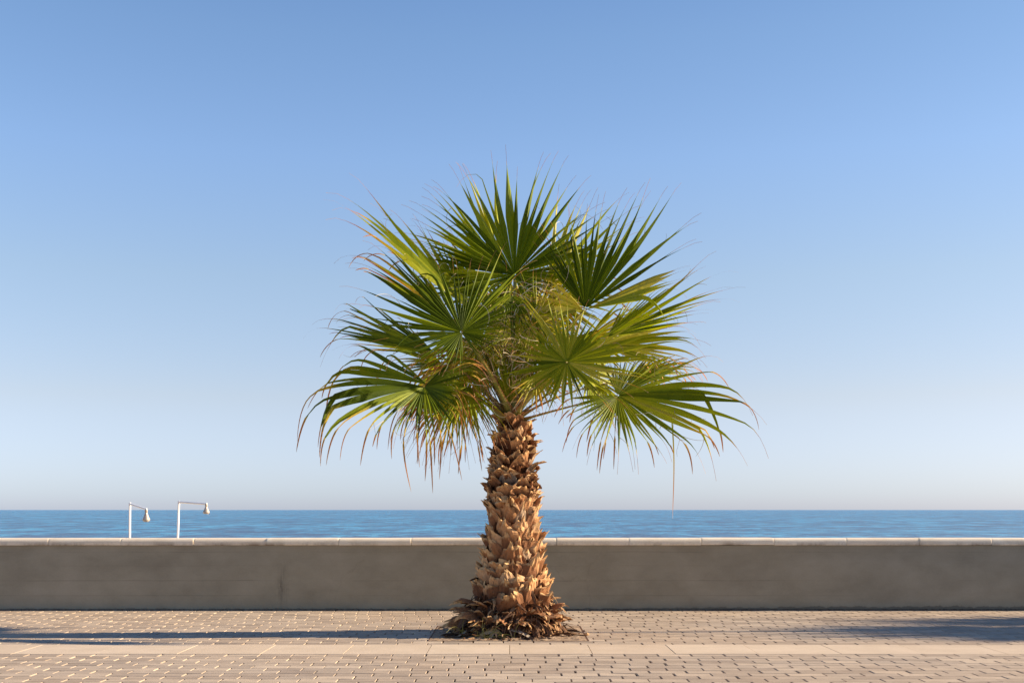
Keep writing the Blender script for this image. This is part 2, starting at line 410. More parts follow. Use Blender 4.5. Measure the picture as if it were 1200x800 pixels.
# ------------------------------------------------------------------ tubes
def tube(pts, rads, n=10, cap=True):
    V, Fc = [], []; pts = [Vector(p) for p in pts]
    up = None
    for i, p in enumerate(pts):
        d = (pts[min(i+1, len(pts)-1)] - pts[max(i-1, 0)]).normalized()
        if up is None:
            up = Vector((0, 1, 0)) if abs(d.y) < .9 else Vector((1, 0, 0))
        a = d.cross(up).normalized(); b = a.cross(d).normalized(); up = b
        for k in range(n):
            t = 2*math.pi*k/n; V.append(p + (a*math.cos(t) + b*math.sin(t))*rads[i])
    for i in range(len(pts)-1):
        for k in range(n): Fc.append((i*n+k, i*n+(k+1) % n, (i+1)*n+(k+1) % n, (i+1)*n+k))
    if cap: Fc.append(tuple(range(n))[::-1]); Fc.append(tuple((len(pts)-1)*n+k for k in range(n)))
    return V, Fc

# ------------------------------------------------------------------ beach showers
def shower(px_post, py_top, px_foot, px_head, py_arm, py_head0, py_head1, hw, Y, dyarm, label):
    top = P(px_post, py_top, Y); foot = P(px_foot, 632, Y); s = Y/F
    gz = -.55 - 2.1*(Y-21)/84
    base = Vector((foot.x - (top.x-foot.x)*.6, Y, gz))
    o = empty('beach_shower', base, label=label, cat='shower', group='beach showers behind the wall')
    rp = 1.3*s
    L = lambda q: q - base
    end = P(px_head, py_arm, Y + dyarm); 
    V, Fc = tube([L(base), L(foot), L(top) - Vector((0, 0, .02)), L(top)], [rp*1.05, rp, rp, rp*.9], 12); obj('post', V, Fc, M['white'], o, smooth=False)
    V, Fc = tube([L(top) - Vector((rp*.4, 0, rp)), L(end) - Vector((0, 0, rp))], [rp*.95, rp*.9], 12); obj('arm', V, Fc, M['white'], o)
    h0 = P(px_head, py_head0, Y + dyarm); h1 = P(px_head, py_head1, Y + dyarm); H = h0.z - h1.z
    V, Fc = tube([L(end) + Vector((0, 0, -rp*.1)), L(h0) - Vector((0, 0, .25*H))], [rp*.8, rp*.75], 10); obj('down_pipe', V, Fc, M['white'], o)
    w = hw*s/2
    prof = [(0, .38), (.12, .42), (.3, .36), (.5, .55), (.7, .82), (.84, 1), (.93, 1), (.97, .9), (1, .8)]
    V, Fc = tube([L(h0) - Vector((0, 0, H*a)) for a, _ in prof], [w*b for _, b in prof], 14); sh = obj('shower_head', V, Fc, M['chrome'], o)
    V, Fc = tube([L(h1) + Vector((0, 0, -.002)), L(h1) + Vector((0, 0, -.012))], [w*.72, w*.7], 14); obj('rose_plate', V, Fc, M['chrome'], sh)
    V, Fc = tube([(0, 0, -.05), (0, 0, .03)], [.13, .12], 14); obj('base_flange', V, Fc, M['white'], o)
shower(152.2, 588.5, 152.0, 171.4, 595.0, 596.5, 610.3, 8.6, 26.0, -.30, 'left beach shower with short sloping arm and long bell shaped head')
shower(209.6, 586.5, 208.2, 241.8, 588.8, 590, 601.3, 7.8, 27.5, -.32, 'right beach shower with long level arm and small round head')

# ------------------------------------------------------------------ palm
TY = 16.95; S = TY / F
AP = P(600, 480, TY)                    # crown apex
origin = Vector((-.03, TY, 0))
prof_px = [(748, 532, 664), (738, 533, 662), (728, 536, 660), (715, 545, 655), (700, 555, 648), (680, 562, 641), (660, 565, 637), (630, 569, 632), (600, 571, 630), (570, 573, 628), (545, 576, 626), (520, 581, 622), (500, 587, 616), (488, 590, 612), (476, 594, 608)]
def trunk_at(z):
    py = HZ - (z - EYE)*F/TY
    q = prof_px
    if py >= q[0][0]: return ((q[0][1]+q[0][2])/2-600)*S, (q[0][2]-q[0][1])/2*S
    for (y1, a1, b1), (y2, a2, b2) in zip(q, q[1:]):
        if y2 <= py <= y1:
            t = (y1-py)/(y1-y2); a = a1+(a2-a1)*t; b = b1+(b2-b1)*t
            return ((a+b)/2-600)*S, (b-a)/2*S
    return ((q[-1][1]+q[-1][2])/2-600)*S, (q[-1][2]-q[-1][1])/2*S
palm = empty('fan_palm', origin, label='bushy green fan palm with rough orange-brown trunk, standing alone before the sea wall', cat='palm tree', group='fan palms along the promenade')
def build_trunk():
    V, Fc = [], []; nz, na = 90, 64
    for j in range(nz+1):
        z = -.03 + (AP.z + .03)*j/nz; cx, r = trunk_at(z)
        for i in range(na):
            a = 2*math.pi*i/na
            n = noise.fractal(Vector((math.cos(a)*2.5, math.sin(a)*2.5, z*3.5)), 1, 2, 4)
            rr = r*.86 + n*.035 + (.05*noise.noise(Vector((math.cos(a)*3, math.sin(a)*3, z))) if z < .6 else 0)
            V.append((cx + rr*math.cos(a) - origin.x, rr*math.sin(a), z))
    for j in range(nz):
        for i in range(na): Fc.append((j*na+i, j*na+(i+1) % na, (j+1)*na+(i+1) % na, (j+1)*na+i))
    Fc.append(tuple(nz*na+i for i in range(na)))
    return obj('trunk', V, Fc, M['trunk'], palm)
trunk = build_trunk()

def stub(a, z, w, h, out, tilt, cup, r, thick=.014, jag=.3, twist=0, split=False):
    """old leaf base: a cupped tapering plate growing up and away from the trunk, torn at the end"""
    cx, rad = trunk_at(z); n, m = 9, 7
    rdir = Vector((math.cos(a), math.sin(a), 0)); tdir = Vector((-math.sin(a), math.cos(a), 0)); yw = r.gauss(0, .28); up = Vector((0, 0, 1))*math.cos(yw) + tdir*math.sin(yw); tdir = up.cross(rdir)*-1 if up.cross(rdir).dot(tdir) < 0 else up.cross(rdir)
    p = Vector((cx - origin.x, 0, z)) + rdir*(rad*.84)
    ang = tilt[0]
    spine = []; dirs = []
    for j in range(n+1):
        t = j/n; ang = tilt[0] + (tilt[1]-tilt[0])*t**1.2     # 0 = straight up, 90 = straight out
        d = up*math.cos(ang) + rdir*math.sin(ang)
        spine.append(p.copy()); dirs.append(d); p = p + d*(h/n)
    tear = [r.uniform(-jag, jag*.2) - (.0 if not split else 1.2*max(0, .35-abs(2*i/m-1))) - .35*abs(2*i/m-1)**1.6 for i in range(m+1)]
    V, T = [], []
    sk = r.uniform(-.25, .25)
    for side in (0, 1):
        for j in range(n+1):
            t = j/n; d = dirs[j]; nrm = d.cross(tdir).normalized()
            if nrm.dot(rdir) < 0 and ang < 1.5: nrm = -nrm
            ww = w*(1.0 - .35*t + .12*math.sin(t*6+sk*9)) * (1 if t < .6 else 1 - .5*((t-.6)/.4)**1.5)
            for i in range(m+1):
                s = 2*i/m - 1
                te = 1 + tear[i]*max(0, (t-.5)/.5)
                jj = min(t*te, 1)*n; j0 = int(min(jj, n-1)); fr = jj-j0
                q = spine[j0].lerp(spine[j0+1], fr)
                q = q + tdir*(s*ww*.5 + sk*w*.5*t) - nrm*(cup*s*s*w*.5) + nrm*(.03*w*math.sin(9*s+7*t+sk*20))
                th = thick*(1 - .75*t)*(1-.5*abs(s))
                q = q + nrm*(th if side == 0 else -th)
                V.append(q); T.append(max(0, min(1, t + (.25 if t > .7 else 0) + (.15 if abs(s) > .9 else 0))))
    Fc = []; W = m+1; B = (n+1)*W
    for j in range(n):
        for i in range(m):
            Fc.append((j*W+i, j*W+i+1, (j+1)*W+i+1, (j+1)*W+i)); Fc.append((B+j*W+i+1, B+j*W+i, B+(j+1)*W+i, B+(j+1)*W+i+1))
        Fc.append((j*W, (j+1)*W, B+(j+1)*W, B+j*W)); Fc.append((j*W+m, B+j*W+m, B+(j+1)*W+m, (j+1)*W+m))
    for i in range(m): Fc.append((n*W+i, n*W+i+1, B+n*W+i+1, B+n*W+i))
    return V, Fc, T
def build_stubs():
    r = random.Random(21); allst = []
    z = .05; k = 0
    while z < AP.z - .12:
        cx, rad = trunk_at(z); h01 = z/AP.z
        circ = 2*math.pi*rad
        w0 = .27 if z < 2.2 else .22
        cnt = max(6, int(circ/(w0*.74)))
        for i in range(cnt):
            a = 2*math.pi*(i + .5*(k % 2) + r.uniform(-.22, .22))/cnt + k*.13
            zz = z + r.uniform(-.06, .06); w = w0*r.uniform(.75, 1.3)
            if zz > 1.75:      # upper zone: hooks that curl outwards
                h = r.uniform(.20, .31); tilt = (r.uniform(.1, .5), r.uniform(1.1, 2.1)); cup = r.uniform(.1, .6); jag = .45
            elif zz > .42 + .25*noise.noise(Vector((math.cos(a)*2, math.sin(a)*2, 5))):     # middle: upright plates
                h = r.uniform(.22, .40); w *= r.uniform(.9, 1.25); tilt = (r.uniform(.1, .35), r.uniform(.3, 1.1)); cup = r.uniform(.2, .8); jag = .4
            else:              # foot: ragged, hanging outwards
                h = r.uniform(.16, .34); tilt = (r.uniform(.3, 1.3), r.uniform(1.2, 2.8)); cup = r.uniform(-.2, .6); jag = .7; w *= r.uniform(.3, .7); h *= r.uniform(.6, 1)
            if zz < .4 and r.random() < .25: continue
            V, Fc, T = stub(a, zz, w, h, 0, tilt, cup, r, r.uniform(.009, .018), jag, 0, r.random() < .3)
            vis = -math.sin(a)
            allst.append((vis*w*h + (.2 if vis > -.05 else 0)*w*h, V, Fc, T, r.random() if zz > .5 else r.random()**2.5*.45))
        z += .125 if z > .5 else .10
        k += 1
    for a, z, w, h, t0, t1 in ((3.3, .42, .24, .46, 1.0, 2.5), (3.5, .34, .22, .50, 1.2, 2.5), (3.15, .30, .26, .44, 1.1, 2.3), (3.75, .30, .22, .46, 1.3, 2.6), (4.0, .22, .24, .40, 1.3, 2.4), (3.3, .18, .26, .42, 1.4, 2.2),
            (-.25, .36, .22, .40, .9, 2.6), (-.5, .26, .24, .42, 1.2, 2.6), (-.9, .30, .2, .36, 1.3, 2.8), (.1, .2, .22, .36, 1.3, 2.2), (4.5, .24, .22, .34, 1.3, 2.7), (5.0, .2, .2, .34, 1.3, 2.6)):
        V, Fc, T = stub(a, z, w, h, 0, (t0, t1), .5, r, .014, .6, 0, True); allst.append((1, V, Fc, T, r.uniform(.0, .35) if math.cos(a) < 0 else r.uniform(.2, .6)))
    allst.sort(key=lambda q: -q[0])
    V, Fc, T, Rv = [], [], [], []
    for i, (sc, v, f, t, rv) in enumerate(allst):
        if i < 100:
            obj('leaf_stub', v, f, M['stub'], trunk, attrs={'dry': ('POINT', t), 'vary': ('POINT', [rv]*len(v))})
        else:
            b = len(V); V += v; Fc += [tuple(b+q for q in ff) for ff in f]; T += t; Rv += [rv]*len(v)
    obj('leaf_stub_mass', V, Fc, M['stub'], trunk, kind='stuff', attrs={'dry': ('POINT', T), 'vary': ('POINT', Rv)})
build_stubs()

G = Vector((0, 0, -1))
def blade(hub, dirs, nrm, droop=.2, tip=.6, dry=.15, seed=0, tone=.4, fuse=.45, wf=1.0, tipstart=.62, lift=.1, messy=1.0, hang=0.0, tail=0.0, tailp=.5):
    """dirs: list of (unit direction, length, angle to the next leaflet). A pleated fan, joined up to 'fuse', split beyond it."""
    r = random.Random(seed); nrm = nrm.normalized()
    V, Fc, D, Vr = [], [], [], []; threads = []
    drift = r.uniform(0, 99)
    for k, (d0, L0, dth) in enumerate(dirs):
        d0 = (d0 + nrm*lift).normalized()
        L = L0*r.uniform(.93, 1.04)
        if r.random() < .05*messy: L *= r.uniform(.6, .85)
        fz = fuse*.84*r.uniform(.85, 1.18)
        m = 16; p = hub.copy(); d = d0.copy(); up = (nrm - d*nrm.dot(d)).normalized()
        kd = droop*r.uniform(.6, 1.5); kt = tip*max(0, r.gauss(1, .55)); tw = r.gauss(0, .6)*messy
        lat0 = d.cross(up).normalized(); swirl = lat0*r.gauss(0, .10)*messy + up*r.gauss(0, .05)*messy
        slow = noise.noise(Vector((k*.23+drift, 0, 0)))
        v0 = min(1, max(0, tone - .02 + slow*.4 + r.gauss(0, .17))); drytip = max(.03, dry*(1+slow)*r.uniform(.4, 1.7))
        start = .02; p += d*start
        wmax = L*fz*math.tan(dth/2)*wf
        bend = r.random() < .06*messy; bs = r.uniform(.45, .8)
        hg = r.random() < hang; hs_ = r.uniform(.45, .7)
        ts = tipstart*r.uniform(.88, 1.15); fil = r.uniform(.80, .9)
        for j in range(m+1):
            s = j/m; ds = L/m
            if s <= fz: hw = max(.004, (s*L+start)*math.tan(dth/2)*wf)*(1.30 - .24*s/fz)
            else:
                u = (s-fz)/(1-fz); uf = (s-fz)/(fil-fz); hw = max(.0022, wmax*(.90 + .1*math.sin(uf*3.1))*max(0, 1-uf)**.95) if s < fil else .0022
            ctw = tw*max(0, s-fz)
            lat = d.cross(up).normalized(); u2 = lat.cross(d).normalized()
            lat2 = lat*math.cos(ctw) + u2*math.sin(ctw); up2 = u2*math.cos(ctw) - lat*math.sin(ctw)
            pl = hw*(1.05 + (.45 if s > fz else 0)) if s < fil else 0
            ew = 1 if s <= fz else (1 - .18*min(1, (s-fz)*3))
            V += [p - lat2*hw*ew - up2*pl*.5, p + up2*pl*.5, p + lat2*hw*ew - up2*pl*.5]
            dr = max(0, (s - (1-drytip))/max(.05, drytip))*.8 + max(0, dry-.45)*1.5 + (.12 if s > .8 else 0)
            if s > fil: dr = max(dr, .72)
            e = .16 if fz < s else .03
            D += [min(1, dr+e*r.random()), min(1, dr), min(1, dr+e*r.random())]; Vr += [v0, v0*.8+.1, min(1, v0+.12)]
            g = kd*ds*(.2+s)*1.1 + (kt*ds*4*((s-ts)/(1-ts)) if s > ts else 0) + (ds*1.5 if s > .9 else 0)
            if bend and s > bs: g += ds*5
            if hg and s > hs_: g += ds*9
            flat = 1 - abs(d.z)**2 if d.z < 0 else 1
            d = (d + G*g*flat + swirl*ds*(.3+s)).normalized()
            if 0 < j < m*.72 and s > fz*.8 and r.random() < .07: threads.append((p.copy(), d.copy(), r.uniform(.1, .5)))
            p = p + d*ds
        mt = m
        if tail and r.random() < tailp:
            TL = tail*r.uniform(.2, .85); nt_ = 7; w0 = r.uniform(.006, .013); cr_ = Vector((r.gauss(0, .12), r.gauss(0, .12), 0))
            V = V[:-12]; D = D[:-12]; Vr = Vr[:-12]; mt = m - 4; p = V[-2].copy(); d = (V[-2] - V[-5]).normalized()
            for j in range(nt_):
                d = (d + (G + cr_)*min(1, .75*6*TL/nt_)*.9).normalized(); p = p + d*TL/nt_
                lat = d.cross(up); lat = lat.normalized() if lat.length > .1 else lat0; hw = w0*(1-j/nt_)**.7*(1-.8*(j == nt_-1))+.001
                V += [p-lat*hw, p + up*.001, p+lat*hw]; q_ = min(1, .5+.45*(j+1)/nt_*r.uniform(.8, 1.2)); D += [q_]*3; Vr += [v0]*3
            mt += nt_
        b = len(V) - 3*(mt+1)
        for j in range(mt):
            q = b+3*j; Fc += [(q, q+1, q+4, q+3), (q+1, q+2, q+5, q+4)]
    return V, Fc, D, Vr, threads
def fan_dirs(axis, nrm, Rm, spread, n, fall, fold, r):
    axis = axis.normalized(); nrm = (nrm - axis*nrm.dot(axis)).normalized(); side = axis.cross(nrm).normalized()
    n = max(4, round(n*.56)); out = []; dth = spread/n
    for k in range(-n, n+1):
        a = spread*k/n + r.gauss(0, dth*.12)
        out.append(((axis*math.cos(a) + side*math.sin(a) + nrm*(fold*abs(math.sin(a)))).normalized(), Rm*(1 - fall*(abs(a)/math.pi)**1.1*1.3), dth*1.03))
    return out
def profile_dirs(prof, step, nrm, r):
    """prof: (degrees, photo pixels) of the outline seen from the front; the leaflets lie in the plane of nrm"""
    prof = sorted(prof); out = []; a = prof[0][0]; raw = []; step *= .9
    while a <= prof[-1][0]:
        for (a0, l0), (a1, l1) in zip(prof, prof[1:]):
            if a0 <= a <= a1 + 1e-6: l = l0 + (l1-l0)*(a-a0)/(a1-a0)
        t = R_(a + r.gauss(0, step*.2)); d = Vector((math.cos(t), 0, math.sin(t))); d.y = -(nrm.x*d.x + nrm.z*d.z)/nrm.y
        k = d.length; raw.append((d/k, l*S*k*1.15)); a += step
    for i, (d, L) in enumerate(raw):
        e = raw[min(i+1, len(raw)-1)][0]; f = raw[max(i-1, 0)][0]
        out.append((d, L, max(.07, (d.angle(e) + d.angle(f))/(2 if 0 < i < len(raw)-1 else 1))*1.03))
    return out
def ribbons(list_, r, w=.0036):
    V, Fc, Vr = [], [], []
    for p, d, L in list_:
        d = (d*.7 + Vector((r.gauss(0, .5), r.gauss(0, .5), r.gauss(0, .3)))).normalized(); c = Vector((r.gauss(0, 1), r.gauss(0, 1), r.gauss(0, .6)))
        m = 9; p = p.copy(); b = len(V); v = r.random(); curl = r.uniform(0, 9)
        for j in range(m+1):
            lat = d.cross(Vector((.3, 1, .2))).normalized(); hw = w*(1 - .6*j/m)
            V += [p-lat*hw, p+lat*hw]; Vr += [v, v]
            d = (d + G*L/m*3.2 + d.cross(c)*L/m*curl).normalized(); p = p + d*L/m
        for j in range(m): q = b+2*j; Fc.append((q, q+1, q+3, q+2))
    return V, Fc, Vr
def petiole(base, hub, axis, r, w0=.05, w1=.022, dry=.2, bow=.2):
    mid = (base+hub)/2; L = (hub-base).length
    h = Vector((hub.x-base.x, hub.y-base.y, 0)); hl = max(.1, h.length)
    ctrl = base.lerp(hub, .45) + Vector((0, 0, bow*L))
    V, Fc, D = [], [], []; n = 18
    for j in range(n+1):
        t = j/n; p = base*(1-t)**2 + ctrl*2*t*(1-t) + hub*t*t; d = ((ctrl-base)*(1-t) + (hub-ctrl)*t).normalized()
        lat = d.cross(Vector((0, 0, 1)));
        if lat.length < .1: lat = d.cross(Vector((0, 1, 0)))
        lat.normalize(); u = lat.cross(d).normalized()
        w = (w0 + (w1-w0)*t**.6) * (1 + 1.1*max(0, .16-t)/.16); e = dry + max(0, .3-t)*2
        for (a, b_, c) in ((-1, .25, .9), (-.55, -.35, .0), (0, -.5, 0), (.55, -.35, 0), (1, .25, .9), (0, .1, 0)):
            V.append(p + lat*w*a + u*w*b_); D.append(min(1, e*(.3+c)+c*.45))
    for j in range(n):
        for k in range(6): Fc.append((j*6+k, j*6+(k+1) % 6, (j+1)*6+(k+1) % 6, (j+1)*6+k))
    Fc.append(tuple(range(6))); Fc.append(tuple(n*6+k for k in range(6)))
    # saw teeth along both edges
    for q in range(22):
        t = .1 + .75*q/22; p = base*(1-t)**2 + ctrl*2*t*(1-t) + hub*t*t; d = ((ctrl-base)*(1-t) + (hub-ctrl)*t).normalized()
        lat = d.cross(Vector((0, 0, 1))); lat = lat.normalized() if lat.length > .1 else Vector((1, 0, 0)); u = lat.cross(d).normalized()
        w = w0 + (w1-w0)*t**.6
        for sg in (-1, 1):
            e = p + lat*sg*w*.96 + u*w*.22; b = len(V)
            V += [e - d*.012, e + d*.012, e + lat*sg*.016 + u*.006 + d*.012]; D += [1, 1, .8]; Fc.append((b, b+1, b+2))
    return V, Fc, D

def frond(hx, hy, dep, nrm, size=1.0, axis=None, R=1.5, spread=90, n=20, fall=.35, fold=.15, prof=None, step=6.4, **k):
    """hx, hy: hub in photo pixels on the plane of the trunk; dep: metres behind (+) or before (-) it"""
    seed = k.pop('seed', 1); bow = k.pop('bow', .12); pw = k.pop('pw', .05); r0 = random.Random(seed*3)
    Y = TY + dep; hub = P(hx, hy, Y) - origin; nm = Vector(nrm)
    if prof:
        dirs = profile_dirs([(a_, l_*size) for a_, l_ in prof], step, nm, r0); ax = max(dirs, key=lambda q: q[1])[0]
    else:
        ax = Vector((axis[0], axis[2], -axis[1])); dirs = fan_dirs(ax, nm, R, R_(spread), n, fall, fold, r0)
    V, Fc, D, Vr, th = blade(hub, dirs, nm, seed=seed, **k)
    o = obj('frond', V, Fc, M['leaf'], palm, attrs={'dry': ('POINT', D), 'vary': ('POINT', Vr)})
    r = random.Random(seed+1)
    h = Vector((hub.x, hub.y, 0)); dirh = h.normalized() if h.length > .05 else Vector((0, 1, 0))
    low = max(0, min(1, (AP.z + .9 - hub.z)/1.5))
    base = Vector((AP.x-origin.x, 0, AP.z)) + dirh*(.06 + .08*low) + Vector((0, 0, -.05 - .22*low))
    pv, pf, pd = petiole(base, hub, ax, r, pw, .017, min(.8, k.get('dry', .15)), bow)
    obj('petiole', pv, pf, M['petiole'], o, attrs={'dry': ('POINT', pd)})
    # small tongue where the petiole meets the blade
    tv, tf, tr = ribbons(th, r)
    if tv: obj('leaf_thread', tv, tf, M['fibre'], o, kind='stuff', attrs={'vary': ('POINT', tr)})
    return o

